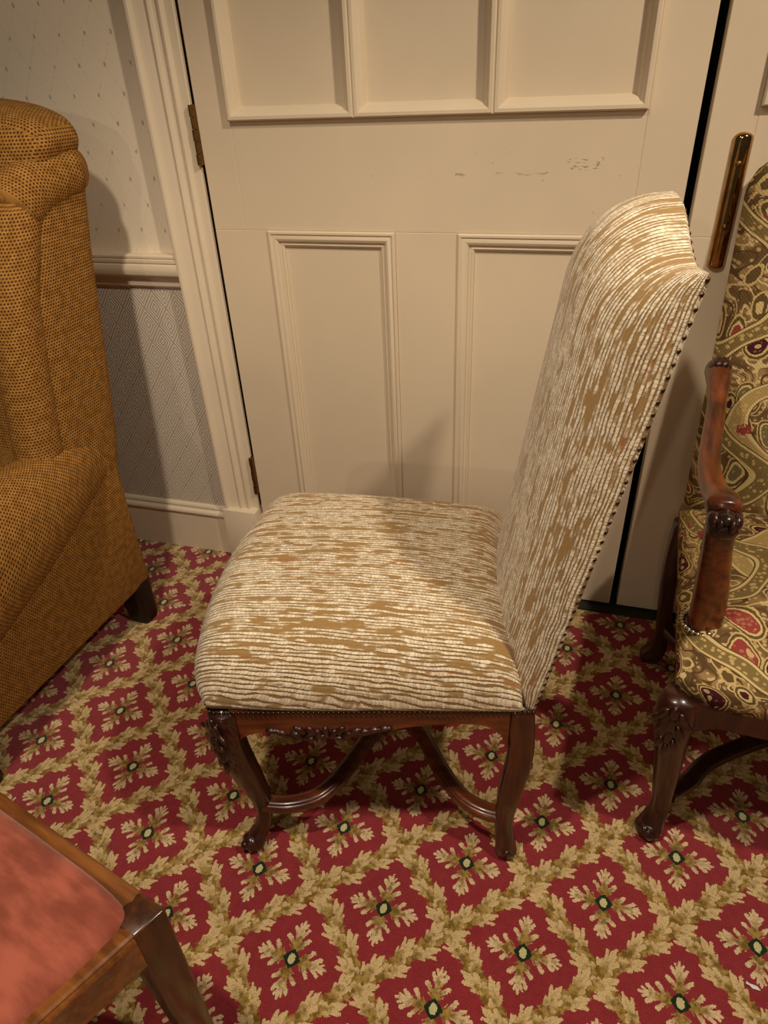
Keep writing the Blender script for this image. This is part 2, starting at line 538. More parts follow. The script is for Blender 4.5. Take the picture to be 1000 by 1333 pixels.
CREAM = srgb(226, 208, 178)
M_CARPET = mat_carpet()
M_DOOR = mat_paint('cream_door_paint', CREAM, True)
M_TRIM = mat_paint('cream_trim_paint', srgb(230, 214, 186))
M_WALLU = mat_wallpaper_upper()
M_WALLL = mat_wallpaper_lower()
M_CHEN = mat_chenille()
M_BASKET = mat_basket()
M_TAP = mat_tapestry()
M_VELVET = mat_velvet()
M_MAHOG = mat_wood('mahogany_wood', srgb(42, 16, 8), srgb(94, 42, 18), 0.30, 'z')
M_MAHOGX = mat_wood('lit_mahogany_wood', srgb(52, 20, 9), srgb(122, 58, 23), 0.30, 'x')  # lighter mahogany: orange light on the stretcher top is put into the colour
M_DARKMAH = mat_wood('dark_mahogany_wood', srgb(30, 11, 6), srgb(66, 26, 13), 0.30, 'z')
M_ARMWOOD = mat_wood('lamplit_arm_wood', srgb(60, 25, 10), srgb(142, 70, 26), 0.28, 'y')  # orange tone paints in the lamplight reflected by the arms
M_STOOL = mat_wood('lit_walnut_wood', srgb(92, 50, 20), srgb(156, 96, 42), 0.26, 'x')  # lighter than the legs: golden light on the rail tops is painted in
M_STOOLLEG = mat_wood('walnut_leg_wood', srgb(52, 26, 12), srgb(96, 54, 24), 0.28, 'z')
M_BLACKLEG = mat_plain('black_lacquer', srgb(30, 18, 14), 0.4)
M_NAIL = mat_metal('dark_bronze_nail', srgb(92, 74, 52), 0.35)
M_SILVER = mat_metal('silver_nail', srgb(200, 190, 170), 0.25)
M_BRASS = mat_metal('polished_brass', srgb(190, 148, 94), 0.10)
M_HINGE = mat_metal('dull_brass_hinge', srgb(140, 106, 62), 0.40)
M_GAPSHADE = mat_plain('painted_gap_shade', srgb(14, 12, 10), 0.9)  # near-black paints the shade seen in the gap between the doors
M_THRESH = mat_plain('dark_threshold_strip', srgb(44, 44, 36), 0.7)
M_PAPER = mat_plain('white_paper', srgb(235, 230, 225), 0.8)

# ------------------------------------------------------------------ the setting
WY = 1.5516            # plane of the doors
def struct(o, label=None):
    o['kind'] = 'structure'
    if label: o['label'] = label
    return o

fl = MB(); n = 2
fl.add([(-3.2, -2.5, 0), (3.2, -2.5, 0), (3.2, WY + 0.06, 0), (-3.2, WY + 0.06, 0)], [(0, 1, 2, 3)], [(0, 0)] * 4)
struct(fl.build('floor', M_CARPET, smooth=False), 'red carpet with cream leaf garlands and flowers in a diagonal grid')

# wall left of the door frame: plain wallpaper above, relief wallpaper below the dado rail
mb = MB(); box(mb, -3.2, -0.93, WY + 0.006, WY + 0.16, 0.86, 2.62)
wl = struct(mb.build('wall_left', M_WALLU, smooth=False), 'cream wallpaper with a faint dotted trellis above the dado rail')
mb = MB(); box(mb, -3.2, -0.93, WY + 0.006, WY + 0.16, 0.0, 0.86)
mb.build('relief_wallpaper', M_WALLL, wl, smooth=False)['label'] = 'grey relief wallpaper of concentric diamonds'
mb = MB(); box(mb, 1.30, 3.2, WY + 0.006, WY + 0.16, 0.0, 2.62)
struct(mb.build('wall_right', M_WALLU, smooth=False))
mb = MB(); box(mb, -0.93, 1.30, WY + 0.006, WY + 0.16, 2.12, 2.62)
struct(mb.build('wall_top', M_WALLU, smooth=False))
mb = MB(); box(mb, -0.95, 1.32, WY + 0.10, WY + 0.16, 0.0, 2.12)  # added unseen backing, keeps light from leaking through the door gap
struct(mb.build('light_block_behind_doors', M_GAPSHADE, smooth=False))

def moulding_x(mb, prof, x0, x1, e0=0.0, e1=0.0):
    """profile of (depth towards the room, z) run along x; e = how far the face is cut back at the ends"""
    mx = max(p[0] for p in prof)
    prism(mb, prof, lambda p: (x0 - e0 * p[0] / mx, WY + 0.008 - p[0], p[1]), lambda p: (x1 + e1 * p[0] / mx, WY + 0.008 - p[0], p[1]))

def arc(cx, cz, r, a0, a1, n=6):
    return [(cx + r * cos(radians(a0 + (a1 - a0) * k / n)), cz + r * sin(radians(a0 + (a1 - a0) * k / n))) for k in range(n + 1)]
# dado rail
prof = [(0, 0.925), (0.026, 0.925), (0.030, 0.921), (0.030, 0.917), (0.027, 0.914), (0.032, 0.912), (0.032, 0.906), (0.028, 0.903), (0.034, 0.900), (0.036, 0.893), (0.036, 0.884), (0.033, 0.876), (0.026, 0.870), (0.017, 0.867), (0.013, 0.864), (0.013, 0.845), (0.009, 0.840), (0, 0.838)]
mb = MB(); moulding_x(mb, prof, -3.2, -0.992)
struct(mb.build('trim_1', M_TRIM, auto=25), 'cream reeded dado rail on the left wall')
# baseboard
prof = [(0, 0.170), (0.006, 0.170), (0.010, 0.168), (0.013, 0.163), (0.013, 0.158), (0.010, 0.156), (0.016, 0.154), (0.022, 0.150), (0.024, 0.144), (0.022, 0.138), (0.017, 0.134), (0.017, 0.0), (0, 0)]
mb = MB(); moulding_x(mb, prof, -3.2, -0.998)
struct(mb.build('baseboard_left', M_TRIM, auto=25), 'cream moulded baseboard under the diamond wallpaper')
# architrave
prof = [(-0.994, 0.0), (-0.994, 0.030), (-0.990, 0.034), (-0.984, 0.034), (-0.980, 0.030), (-0.977, 0.024), (-0.966, 0.021), (-0.956, 0.020), (-0.950, 0.018), (-0.947, 0.022), (-0.943, 0.024), (-0.938, 0.022), (-0.935, 0.017), (-0.926, 0.0155), (-0.922, 0.020), (-0.917, 0.021), (-0.913, 0.016), (-0.911, 0.011), (-0.892, 0.011), (-0.890, 0.009), (-0.890, 0.0)]
mb = MB()
prism(mb, prof, lambda p: (p[0], WY + 0.008 - p[1], 0.184), lambda p: (p[0], WY + 0.008 - p[1], 2.20))
struct(mb.build('trim_2', M_TRIM, auto=25), 'cream moulded architrave left of the door')
mb = MB(); box(mb, -1.000, -0.890, WY - 0.032, WY + 0.05, 0.0, 0.184, 0.003)
struct(mb.build('trim_3', M_TRIM, auto=30), 'plain plinth block at the foot of the architrave')
mb = MB()
prism(mb, prof, lambda p: (0.41 - p[0] , WY + 0.008 - p[1], 0.0), lambda p: (0.41 - p[0], WY + 0.008 - p[1], 2.20))
struct(mb.build('trim_4', M_TRIM, auto=25))
mb = MB(); box(mb, -0.99, 1.40, WY - 0.02, WY + 0.05, 2.105, 2.20, 0.004)
struct(mb.build('trim_5', M_TRIM, auto=30))
# threshold
mb = MB(); box(mb, -0.89, 1.30, WY - 0.030, WY + 0.10, -0.01, 0.006, 0.002)
struct(mb.build('trim_6', M_THRESH, auto=30), 'dark threshold strip under the doors')

def frame_moulding(mb, x0, x1, z0, z1, prof):
    """mitred frame; profile of (distance inwards from the outer edge, height over the door face)"""
    n = len(prof); v = []
    for (sx, sz) in ((0, 0), (1, 0), (1, 1), (0, 1)):
        for (d, h) in prof:
            v.append((x0 + d if sx == 0 else x1 - d, WY - h, z0 + d if sz == 0 else z1 - d))
    f = []
    for k in range(4):
        a, b = k * n, ((k + 1) % 4) * n
        for i in range(n - 1): f.append((a + i, b + i, b + i + 1, a + i + 1))
    mb.add(v, f)

LOWP = [(0.0, -0.004), (0.0, 0.0035), (0.003, 0.0055), (0.007, 0.0055), (0.010, 0.002), (0.013, 0.0035), (0.018, 0.0045), (0.023, 0.002), (0.026, -0.004), (0.029, -0.0045), (0.032, -0.003), (0.036, -0.006), (0.038, -0.013)]
UPP = [(0.0, -0.004), (0.0, 0.012), (0.003, 0.015), (0.009, 0.015), (0.013, 0.011), (0.016, 0.005), (0.020, 0.002), (0.023, -0.004), (0.026, -0.013)]

def make_door(name, x0, x1, label, mirror):
    root = empty(name, (0, 0, 0)); struct(root, label)
    T = 0.042
    def board(nm, a, b, c, d):
        m = MB(); box(m, a, b, WY, WY + T, c, d, 0.0012, 1); return m.build(nm, M_DOOR, root, auto=30)
    zb, zt = 0.012, 2.10
    st = 0.136                                             # stile to the panel mouldings
    lx0, lx1 = x0 + st, x1 - st
    mid0, mid1 = (x0 + x1) / 2 - 0.071, (x0 + x1) / 2 + 0.071
    sx0, sx1 = lx0 - 0.0, lx1 + 0.0
    ux0, ux1 = x0 + 0.080, x1 - 0.091
    # stiles, full height pieces beside the mouldings
    board('stile', x0, lx0, zb, 0.983); board('stile', lx1, x1, zb, 0.983)
    board('stile', x0, ux0, 0.983, zt); board('stile', ux1, x1, 0.983, zt)
    board('muntin', mid0, mid1, 0.16, 0.983)
    board('rail', lx0, lx1, zb, 0.16)
    board('rail', ux0, ux1, 0.983, 1.207)
    board('rail', ux0, ux1, 2.02, zt)
    for a, b in ((lx0, mid0), (mid1, lx1)):
        m = MB(); box(m, a + 0.002, b - 0.002, WY + 0.012, WY + T - 0.01, 0.162, 0.981)
        p = m.build('panel', M_DOOR, root, smooth=False)
        m = MB(); frame_moulding(m, a, b, 0.16, 0.983, LOWP); m.build('panel_moulding', M_DOOR, p, auto=25)
    w3 = (ux1 - ux0) / 3
    for k in range(3):
        a, b = ux0 + k * w3, ux0 + (k + 1) * w3
        m = MB(); box(m, a + 0.001, b - 0.001, WY + 0.012, WY + T - 0.01, 1.209, 2.018)
        p = m.build('panel', M_DOOR, root, smooth=False)
        m = MB(); frame_moulding(m, a, b, 1.207, 2.02, UPP); m.build('panel_moulding', M_DOOR, p, auto=25)
    return root

door1 = make_door('door_1', -0.8805, 0.1545, 'cream panelled door leaf behind the beige dining chair', 0)
door2 = make_door('door_2', 0.1740, 1.209, 'cream door leaf with the brass finger plate behind the patterned armchair', 1)
for (z0, z1) in ((1.122, 1.241), (0.243, 0.363), (1.85, 1.97)):
    m = MB(); box(m, -0.8895, -0.8805, WY - 0.006, WY + 0.03, z0, z1, 0.001, 1)
    h = m.build('hinge', M_HINGE, door1, auto=30); h['label'] = 'dull brass butt hinge'
    k = (z1 - z0) / 5
    for i in range(5):
        m = MB(); rr = 0.0062 if i % 2 == 0 else 0.0052
        loft_z(m, [(-0.8855, WY - 0.010, z0 + i * k + 0.0006, rr, rr), (-0.8855, WY - 0.010, z0 + (i + 1) * k - 0.0006, rr, rr)], 12, 2.0)
        m.build('knuckle', M_HINGE, h, auto=40)
# finger plate on the right leaf
def plate_outline(x0, x1, z0, z1, ins, n=8):
    r = (x1 - x0) / 2; pts = []
    for k in range(n + 1):
        a = pi * k / n; pts.append(((x0 + x1) / 2 + (r - ins) * cos(a), z1 - r * 0.6 + (r * 0.6 - ins * 0.6) * sin(a)))
    for k in range(n + 1):
        a = pi + pi * k / n; pts.append(((x0 + x1) / 2 + (r - ins) * cos(a), z0 + r * 0.6 + (r * 0.6 - ins * 0.6) * sin(a)))
    return pts
m = MB(); v = []; rings = [(0, 0.0), (0, 0.004), (0.004, 0.009), (0.009, 0.0115), (0.0145, 0.0122)]
for ins, h in rings: v += [(p[0], WY - h, p[1]) for p in plate_outline(0.2205, 0.2535, 0.922, 1.167, ins)]
k = len(v) // len(rings); f = []
for i in range(len(rings) - 1):
    for j in range(k): f.append((i * k + j, i * k + (j + 1) % k, (i + 1) * k + (j + 1) % k, (i + 1) * k + j))
f.append(tuple(range((len(rings) - 1) * k, len(rings) * k)))
m.add(v, f)
plate = m.build('finger_plate', M_BRASS, door2, auto=50); plate['label'] = 'long polished brass finger plate'
for zz in (1.115, 1.005):
    m = MB(); ball(m, (0.237, WY - 0.0122, zz), (0.006, 0.003, 0.006)); m.build('screw', M_HINGE, plate)

# ------------------------------------------------------------------ pillow shapes
def pillow(fx, nx=40, ny=40, a0=0.80):
    """grid over [-1,1]^2, sampled finely at the rim; fx(a, b, E) -> (point, uv); E is 1 inside and 0 on the rim"""
    def samples(n):
        s = [-1 + 2 * i / (n - 1) for i in range(n)]
        return [math.copysign(1 - (1 - abs(t)) ** 1.6, t) for t in s]
    A, B = samples(nx), samples(ny); v, uv = [], []
    def e(t):
        t = abs(t)
        return 1.0 if t < a0 else sqrt(max(0, 1 - ((t - a0) / (1 - a0)) ** 2))
    for a in A:
        for b in B:
            p, q = fx(a, b, e(a) * e(b)); v.append(p); uv.append(q)
    return v, grid_faces(nx, ny), uv

def rim_loop(nx, ny):
    """indices of the rim of a pillow grid, in order"""
    r = [j for j in range(ny)] + [i * ny + ny - 1 for i in range(1, nx)]
    r += [(nx - 1) * ny + j for j in range(ny - 2, -1, -1)] + [i * ny for i in range(nx - 2, 0, -1)]
    return r

def leaf(mb, c, L, W, T, ang, out, tilt=0.0):
    """one carved acanthus lobe: tapering ellipsoid lying on a face whose outward normal is `out`; ang in the face plane"""
    o = Vector(out).normalized(); up = Vector((0, 0, 1)); s = up.cross(o).normalized(); up = o.cross(s)
    d = s * cos(ang) + up * sin(ang); w = o.cross(d)
    M = Matrix((d, w, o)).transposed()
    ball(mb, Vector(c) + o * (T * 0.2), (L, W, T), M, 8, 6)

# ------------------------------------------------------------------ the beige dining chair (front = local -x, near side = local -y)
CH = empty('dining_chair', (-0.554, 0.918, 0), radians(8.558))
tag(CH, 'armless dining chair with a tall back in beige and cream striped chenille', 'chair')
HFR, HRE = 0.287, 0.238
def seat_fx(a, b, E):
    s = (a + 1) / 2                                           # 0 front, 1 rear
    hw = HFR + (HRE - HFR) * s
    sq = sqrt(1 - 0.055 * a * a) if a < 0 else 1
    x = -0.032 - 0.040 * (1 - b * b) * (1 - s) + s * 0.515 + (0.040 * (1 - b * b)) * 0 
    x = (-0.036 - 0.044 * (1 - b * b)) * (1 - s) + 0.500 * s
    if a < 0: x += 0.022 * max(0, (abs(b) - 0.80) / 0.2) ** 2 * (1 - s)
    y = hw * b * sq
    z = 0.430 + 0.098 * E ** 0.85 + 0.032 * (1 - a * a) ** 0.8 * (1 - b * b) ** 0.8 * E
    return (x, y, z), (x + (0.05 * (1 - E) if a < 0 else 0), y + math.copysign(0.045 * (1 - E), b))
NX, NY = 44, 44
v, f, uv = pillow(seat_fx, NX, NY, 0.72)
rim = rim_loop(NX, NY); n0 = len(v); ex = []
for lvl, (ins, zz) in enumerate(((0.001, 0.424), (0.006, 0.417), (0.03, 0.414))):
    for i in rim:
        x, y, z = v[i]; cx = 0.24
        L = math.hypot(x - cx, y); k = 1 - ins / L
        ex.append((cx + (x - cx) * k, y * k, zz))
m = MB(); nr = len(rim)
uvx = [(uv[i][0], uv[i][1] + math.copysign(0.006 * (l + 1), uv[i][1])) for l in range(3) for i in rim]
ff = []
for k in range(nr):
    k2 = (k + 1) % nr
    ff.append((rim[k], rim[k2], n0 + k2, n0 + k))
    for l in range(2): ff.append((n0 + l * nr + k, n0 + l * nr + k2, n0 + (l + 1) * nr + k2, n0 + (l + 1) * nr + k))
m.add(v + ex, f + ff, uv + uvx)
m.build('seat', M_CHEN, CH)

def xr(z): return 0.520 + (z - 0.425) * 0.182                  # rear face of the back
def ztop(b):                                                   # crest line across the back
    b = abs(b)
    return 1.100 + 0.046 * (0.5 + 0.5 * cos(pi * min(1, b / 0.84))) + 0.004 * max(0, (b - 0.84) / 0.16)
def back_fx(a, b, E):
    s = (a + 1) / 2                                            # 0 bottom, 1 top
    z0 = 0.408
    z = z0 + (ztop(b) - z0) * s
    y = 0.228 * b
    eb = (1 - abs(b) ** 7) ** 0.5
    ea = 1.0 if s < 0.84 else max(0.0, 1 - ((s - 0.84) / 0.16) ** 2.4) ** 0.42
    low = 1 if s > 0.06 else 0.55 + 0.45 * s / 0.06
    th = (0.046 + 0.034 * (1 - b * b) + 0.026 * s * (1 - 0.5 * b * b)) * eb * ea * low
    lift = 0.016 * (1 - ea)
    return (xr(z) - th + lift * 0, y, z), (z + 0.06 * (1 - ea), y + math.copysign(0.05 * (1 - eb), b))
NB = 60
def samples(n, p): return [math.copysign(1 - (1 - abs(t)) ** p, t) for t in [-1 + 2 * i / (n - 1) for i in range(n)]]
A = [-1 + 2 * i / 69 for i in range(70)]
A = [-1 + 2 * (1 - (1 - (t + 1) / 2) ** 1.5) for t in A]; B = samples(NB, 1.9)
v, uv = [], []
for a in A:
    for b in B:
        p, q = back_fx(a, b, 0); v.append(p); uv.append(q)
f = grid_faces(len(A), NB)
n0 = len(v); rim = rim_loop(len(A), NB)
cov = [(xr(v[i][2]) + 0.004, v[i][1] * 0.985, v[i][2] - (0.004 if v[i][2] > 0.5 else -0.004)) for i in rim]
ff = [(rim[k], rim[(k + 1) % len(rim)], n0 + (k + 1) % len(rim), n0 + k) for k in range(len(rim))]
m = MB(); m.add(v + cov, f + ff, uv + [uv[i] for i in rim])
back = m.build('backrest', M_CHEN, CH)
m = MB(); vv, ff2, uu = [], [], []
Bc = samples(24, 1.0)
for s in [k / 29 for k in range(30)]:
    for b in Bc:
        z = 0.410 + (ztop(b) - 0.414) * s
        vv.append((xr(z) + 0.004 + 0.006 * (1 - b * b) * (1 - (2 * s - 1) ** 2), 0.2245 * b, z)); uu.append((z, 0.2245 * b))
m.add(vv, grid_faces(30, 24), uu); m.build('back_panel', M_CHEN, CH)

# brass nails: along the back edges, and close together along the bottom of the seat
m = MB()
for sgn in (-1, 1):
    z = 0.430
    while z < 1.10:
        ball(m, (xr(z) + 0.001, sgn * 0.2262, z), (0.0034, 0.0034, 0.0034), None, 6, 4); z += 0.0155
for k in range(26):
    b = -0.93 + 1.86 * k / 25; ball(m, (xr(ztop(b)) + 0.004, 0.228 * b, ztop(b) - 0.009), 0.0034, None, 6, 4)
m.build('nail_trim', M_NAIL, back, kind='stuff')['label'] = 'dark nail heads along the edge of the back'
def edge_pt(t):
    """outline of the seat bottom, t 0..1: near rear -> near front -> far front -> far rear"""
    if t < 0.32:
        s = 1 - t / 0.32; return (-0.008 + 0.526 * s, -(0.284 + (0.232 - 0.284) * s))
    if t > 0.68:
        s = (t - 0.68) / 0.32; return (-0.008 + 0.526 * s, (0.284 + (0.232 - 0.284) * s))
    b = -1 + 2 * (t - 0.32) / 0.36
    return (-0.026 - 0.036 * (1 - b * b) + 0.018 * max(0, (abs(b) - .8) / .2) ** 2, 0.284 * b)
m = MB()
for k in range(200):
    x, y = edge_pt(k / 199); ball(m, (x, y, 0.4165), (0.0032, 0.0032, 0.0034), None, 6, 4)
m.build('nail_trim', M_NAIL, CH, kind='stuff')['label'] = 'dark nail heads under the seat edge'

# seat rails
def rail_profile(n=40):
    B = catmull([(0.020, 0.315), (0.034, 0.346), (0.055, 0.359), (0.085, 0.362), (0.112, 0.359), (0.130, 0.349), (0.165, 0.346), (0.200, 0.349), (0.235, 0.352), (0.270, 0.364), (0.31, 0.375), (0.36, 0.382), (0.41, 0.384), (0.445, 0.378), (0.468, 0.358), (0.482, 0.320)], 4)
    return [tuple(p) for p in B]
RB = rail_profile()
def side_y(x): return 0.281 + (0.233 - 0.281) * (x / 0.5)
for sgn in (-1, 1):
    m = MB(); poly = RB + [(0.490, 0.417), (0.015, 0.417)]
    v = []; NBt = len(RB)
    # five strips across the thickness: outer face slightly hollow, bead on the lower edge
    lay = [(0.0, 0.0, 0.012), (0.003, 0.0, 0.006), (0.004, 0.002, 0.0), (-0.001, 0.0, 0.0)]
    tops = [0.418] * NBt
    V = []
    for x, z in RB:
        y = side_y(x)
        col = [(x, sgn * (y - 0.026), 0.417), (x, sgn * (y - 0.001), 0.417), (x, sgn * y, 0.413), (x, sgn * (y - 0.002), z + 0.011), (x, sgn * (y - 0.0005), z + 0.008), (x, sgn * (y + 0.001), z + 0.004), (x, sgn * (y - 0.002), z), (x, sgn * (y - 0.026), z + 0.001)]
        V += col
    F = []
    for i in range(NBt - 1):
        for j in range(8):
            a, b = i * 8 + j, i * 8 + (j + 1) % 8; F.append((a, b, b + 8, a + 8))
    F += [tuple(range(8)), tuple(range((NBt - 1) * 8 + 7, (NBt - 1) * 8 - 1, -1))]
    m.add(V, F); side = m.build('seat_rail', M_MAHOGX, CH, auto=40)
    # carved leaf cluster in the middle of the rail
    m = MB(); out = (0.0, sgn, 0.0)
    for (dx, dz, L, W, ang) in ((-0.075, 0.006, .016, .006, 2.7), (-0.055, 0.002, .017, .007, 3.4), (-0.043, 0.014, .014, .006, 2.5), (-0.03, -0.002, .014, .007, 3.9), (-0.024, 0.012, .012, .006, 2.2), (-0.012, 0.003, .013, .0065, 1.9), (0, 0.008, .015, .0065, 1.57), (0.012, 0.003, .013, .0065, 1.2), (0.024, 0.013, .013, .006, .8), (0.036, 0.003, .014, .006, .5), (0.05, 0.012, .014, .006, .35), (0.064, 0.010, .015, .0055, .2), (0.082, 0.015, .015, .005, .12), (0.10, 0.019, .013, .0045, .1), (-0.005, -0.008, .011, .006, -1.5), (-0.048, -0.010, .012, .006, -2.4), (0.02, -0.006, .012, .005, -.3), (-0.09, 0.012, .012, .005, 3.0)):
        x = 0.178 + dx; leaf(m, (x, sgn * (side_y(x) - 0.001), 0.358 + dz), L, W, 0.0055, ang, out)
    ball(m, (0.128, sgn * (side_y(0.128) + 0.002), 0.355), (0.010, 0.006, 0.010)); ball(m, (0.152, sgn * (side_y(0.152) + 0.003), 0.351), (0.007, 0.006, 0.007))
    m.build('carving', M_DARKMAH, side)
# front rail, bowed, with a carved shell
m = MB(); V = []; cols = 41
for i in range(cols):
    b = -0.90 + 1.80 * i / (cols - 1); y = 0.281 * b; x = -0.024 - 0.036 * (1 - b * b)
    zb = 0.360 - 0.035 * max(0, (abs(b) - 0.75) / 0.15) ** 2 - 0.016 * max(0, 1 - abs(b) / 0.35)
    V += [(x + 0.026, y, 0.417), (x, y, 0.417), (x + 0.001, y, zb + 0.010), (x - 0.002, y, zb + 0.004), (x + 0.002, y, zb), (x + 0.026, y, zb)]
F = []
for i in range(cols - 1):
    for j in range(6):
        a, b = i * 6 + j, i * 6 + (j + 1) % 6; F.append((a, b, b + 6, a + 6))
F += [tuple(range(6)), tuple(range((cols - 1) * 6 + 5, (cols - 1) * 6 - 1, -1))]
m.add(V, F); fr = m.build('seat_rail', M_MAHOGX, CH, auto=40)
m = MB()
for k in range(9):
    a = pi * (k + 0.5) / 9; leaf(m, (-0.060 - 0.001, 0.022 * cos(a), 0.358 + 0.016 * sin(a)), 0.014, 0.005, 0.006, a if True else 0, (-1, 0, 0))
m.build('carving', M_DARKMAH, fr)
m = MB(); box(m, 0.487, 0.515, -0.20, 0.20, 0.345, 0.410, 0.003); m.build('seat_rail', M_MAHOGX, CH, auto=40)

# legs
def front_leg(sgn):
    rows = [(0.008, 0.262, 0.412, 0.026, 0.026), (0.003, 0.266, 0.368, 0.0285, 0.028), (0.002, 0.267, 0.335, 0.029, 0.029), (0.006, 0.263, 0.290, 0.0265, 0.027), (0.012, 0.257, 0.240, 0.025, 0.025), (0.019, 0.250, 0.190, 0.0225, 0.022), (0.0255, 0.244, 0.140, 0.0180, 0.018), (0.0275, 0.242, 0.105, 0.0152, 0.0152), (0.0260, 0.243, 0.075, 0.0148, 0.0148), (0.0190, 0.250, 0.050, 0.0165, 0.0165), (0.0090, 0.259, 0.030, 0.0205, 0.0205), (0.0040, 0.264, 0.015, 0.0205, 0.0205), (0.0050, 0.263, 0.003, 0.0150, 0.0150), (0.0055, 0.262, 0.0, 0.010, 0.010)]
    m = MB(); loft_z(m, [(r[0], sgn * r[1], r[2], r[3], r[4]) for r in catmull(rows, 4)], 20, 2.7)
    lg = m.build('leg', M_DARKMAH, CH)
    m = MB()    # scroll of the foot
    R = Matrix.Rotation(radians(45 * sgn), 3, 'Z')
    ball(m, (-0.003, sgn * 0.271, 0.021), (0.021, 0.016, 0.019), R, 14, 9)
    ball(m, (-0.012, sgn * 0.280, 0.024), (0.009, 0.009, 0.009), R, 10, 6)
    m.build('foot', M_DARKMAH, lg)
    m = MB()    # carved acanthus on the knee
    o = (-0.55, sgn * 0.84, 0.0)
    for (t, dz, L, W, ang) in ((0, 0.388, .018, .008, -1.57), (-.012, 0.380, .018, .007, -1.9), (.013, 0.380, .018, .007, -1.25), (0, 0.360, .020, .008, -1.57), (-.013, 0.352, .018, .006, -2.0), (.014, 0.352, .018, .006, -1.15), (0, 0.332, .020, .007, -1.57), (-.011, 0.322, .016, .006, -1.9), (.012, 0.322, .016, .006, -1.25), (0, 0.302, .020, .006, -1.57), (-.007, 0.285, .016, .005, -1.75), (.008, 0.285, .016, .005, -1.4), (0, 0.268, .018, .004, -1.57), (.026, 0.372, .014, .006, -0.6), (.026, 0.345, .013, .005, -0.9), (-.026, 0.372, .014, .006, -2.5)):
        kx = np.interp(dz, [0.24, 0.29, 0.335, 0.412], [0.012, 0.006, 0.002, 0.008]); ky = np.interp(dz, [0.24, 0.29, 0.335, 0.412], [0.257, 0.263, 0.267, 0.262])
        for side in (0, 1):
            oo = o if side else (0.12, sgn * 1.0, 0)
            on = Vector(oo).normalized(); s = Vector((0, 0, 1)).cross(on)
            c = Vector((kx, sgn * ky, dz)) + on * (0.0255 if not side else 0.0285) + s * t
            if side or abs(t) < 0.02: leaf(m, c - on * 0.0015, L, W, 0.0042, ang, oo)
    m.build('carving', M_DARKMAH, lg)
    return lg
def rear_leg(sgn):
    rows = [(0.500, 0.213, 0.4165, 0.021, 0.0215), (0.502, 0.214, 0.368, 0.0235, 0.022), (0.5055, 0.217, 0.325, 0.0225, 0.0215), (0.5045, 0.220, 0.280, 0.0225, 0.0215), (0.4985, 0.222, 0.230, 0.0215, 0.020), (0.4925, 0.225, 0.180, 0.0200, 0.0185), (0.4885, 0.222, 0.125, 0.0178, 0.017), (0.4890, 0.221, 0.085, 0.0172, 0.0165), (0.4920, 0.223, 0.055, 0.0178, 0.0175), (0.4955, 0.226, 0.030, 0.0200, 0.020), (0.4960, 0.227, 0.014, 0.0195, 0.0195), (0.496, 0.227, 0.003, 0.0150, 0.0150), (0.496, 0.227, 0.0, 0.010, 0.010)]
    m = MB(); loft_z(m, [(r[0], sgn * r[1], r[2], r[3], r[4]) for r in catmull(rows, 4)], 20, 3.4)
    lg = m.build('leg', M_MAHOG, CH)
    m = MB(); ball(m, (0.4975, sgn * 0.231, 0.020), (0.0205, 0.019, 0.019), None, 14, 9)
    ball(m, (0.4975, sgn * 0.243, 0.027), (0.008, 0.008, 0.008), None, 10, 6)
    m.build('foot', M_DARKMAH, lg)
    return lg
for sgn in (-1, 1): front_leg(sgn); rear_leg(sgn)
# X-shaped stretcher of two bows
m = MB()
half_f = [(0.030, -0.243, 0.112), (0.075, -0.241, 0.112), (0.118, -0.226, 0.112), (0.150, -0.196, 0.112), (0.175, -0.150, 0.112), (0.196, -0.100, 0.112), (0.220, -0.052, 0.112), (0.248, -0.016, 0.112)]
half_r = [(0.482, -0.220, 0.112), (0.450, -0.214, 0.112), (0.415, -0.196, 0.112), (0.384, -0.162, 0.112), (0.356, -0.118, 0.112), (0.333, -0.074, 0.112), (0.308, -0.036, 0.112), (0.276, -0.012, 0.112)]
for half in (half_f, half_r):
    full = half + [(x, -y, z) for x, y, z in reversed(half)]
    path = catmull(full, 4)
    sweep(m, path, 0.0165, 0.011, 14, 4.0)
    sweep(m, [(p[0], p[1], p[2] + 0.009) for p in path], 0.0115, 0.006, 12, 3.0)
box(m, 0.243, 0.281, -0.022, 0.022, 0.099, 0.127, 0.004)
m.build('stretcher', M_MAHOGX, CH, auto=50)

# ------------------------------------------------------------------ gold wing chair at the left (local +y = its back, x 0 = its right outer side)
WG = empty('wing_chair', (-1.083, 1.244, 0), radians(-3.5))
tag(WG, 'large wing armchair in golden brown basket weave, cut off at the left', 'armchair')
WW = 0.76
def mx(x, side): return x if side == 0 else -WW - x
m = MB(); box(m, -WW + 0.004, -0.004, -0.66, -0.002, 0.118, 0.49, 0.016, 3)
m.build('seat_base', M_BASKET, WG, boxuv=True, auto=60)
m = MB(); box(m, -WW + 0.11, -0.11, -0.70, -0.02, 0.44, 0.565, 0.045, 4)
m.build('seat_cushion', M_BASKET, WG, boxuv=True, auto=60)
def yr(z): return float(np.interp(z, [0.12, 0.47, 0.54, 0.764, 0.966, 1.097, 1.15, 1.28], [0.0, 0.012, 0.036, 0.083, 0.119, 0.150, 0.172, 0.185]))
def yf(z): return float(np.interp(z, [0.40, 0.594, 0.795, 0.916, 1.037, 1.127], [-0.205, -0.186, -0.147, -0.119, -0.062, -0.011]))
rows = []
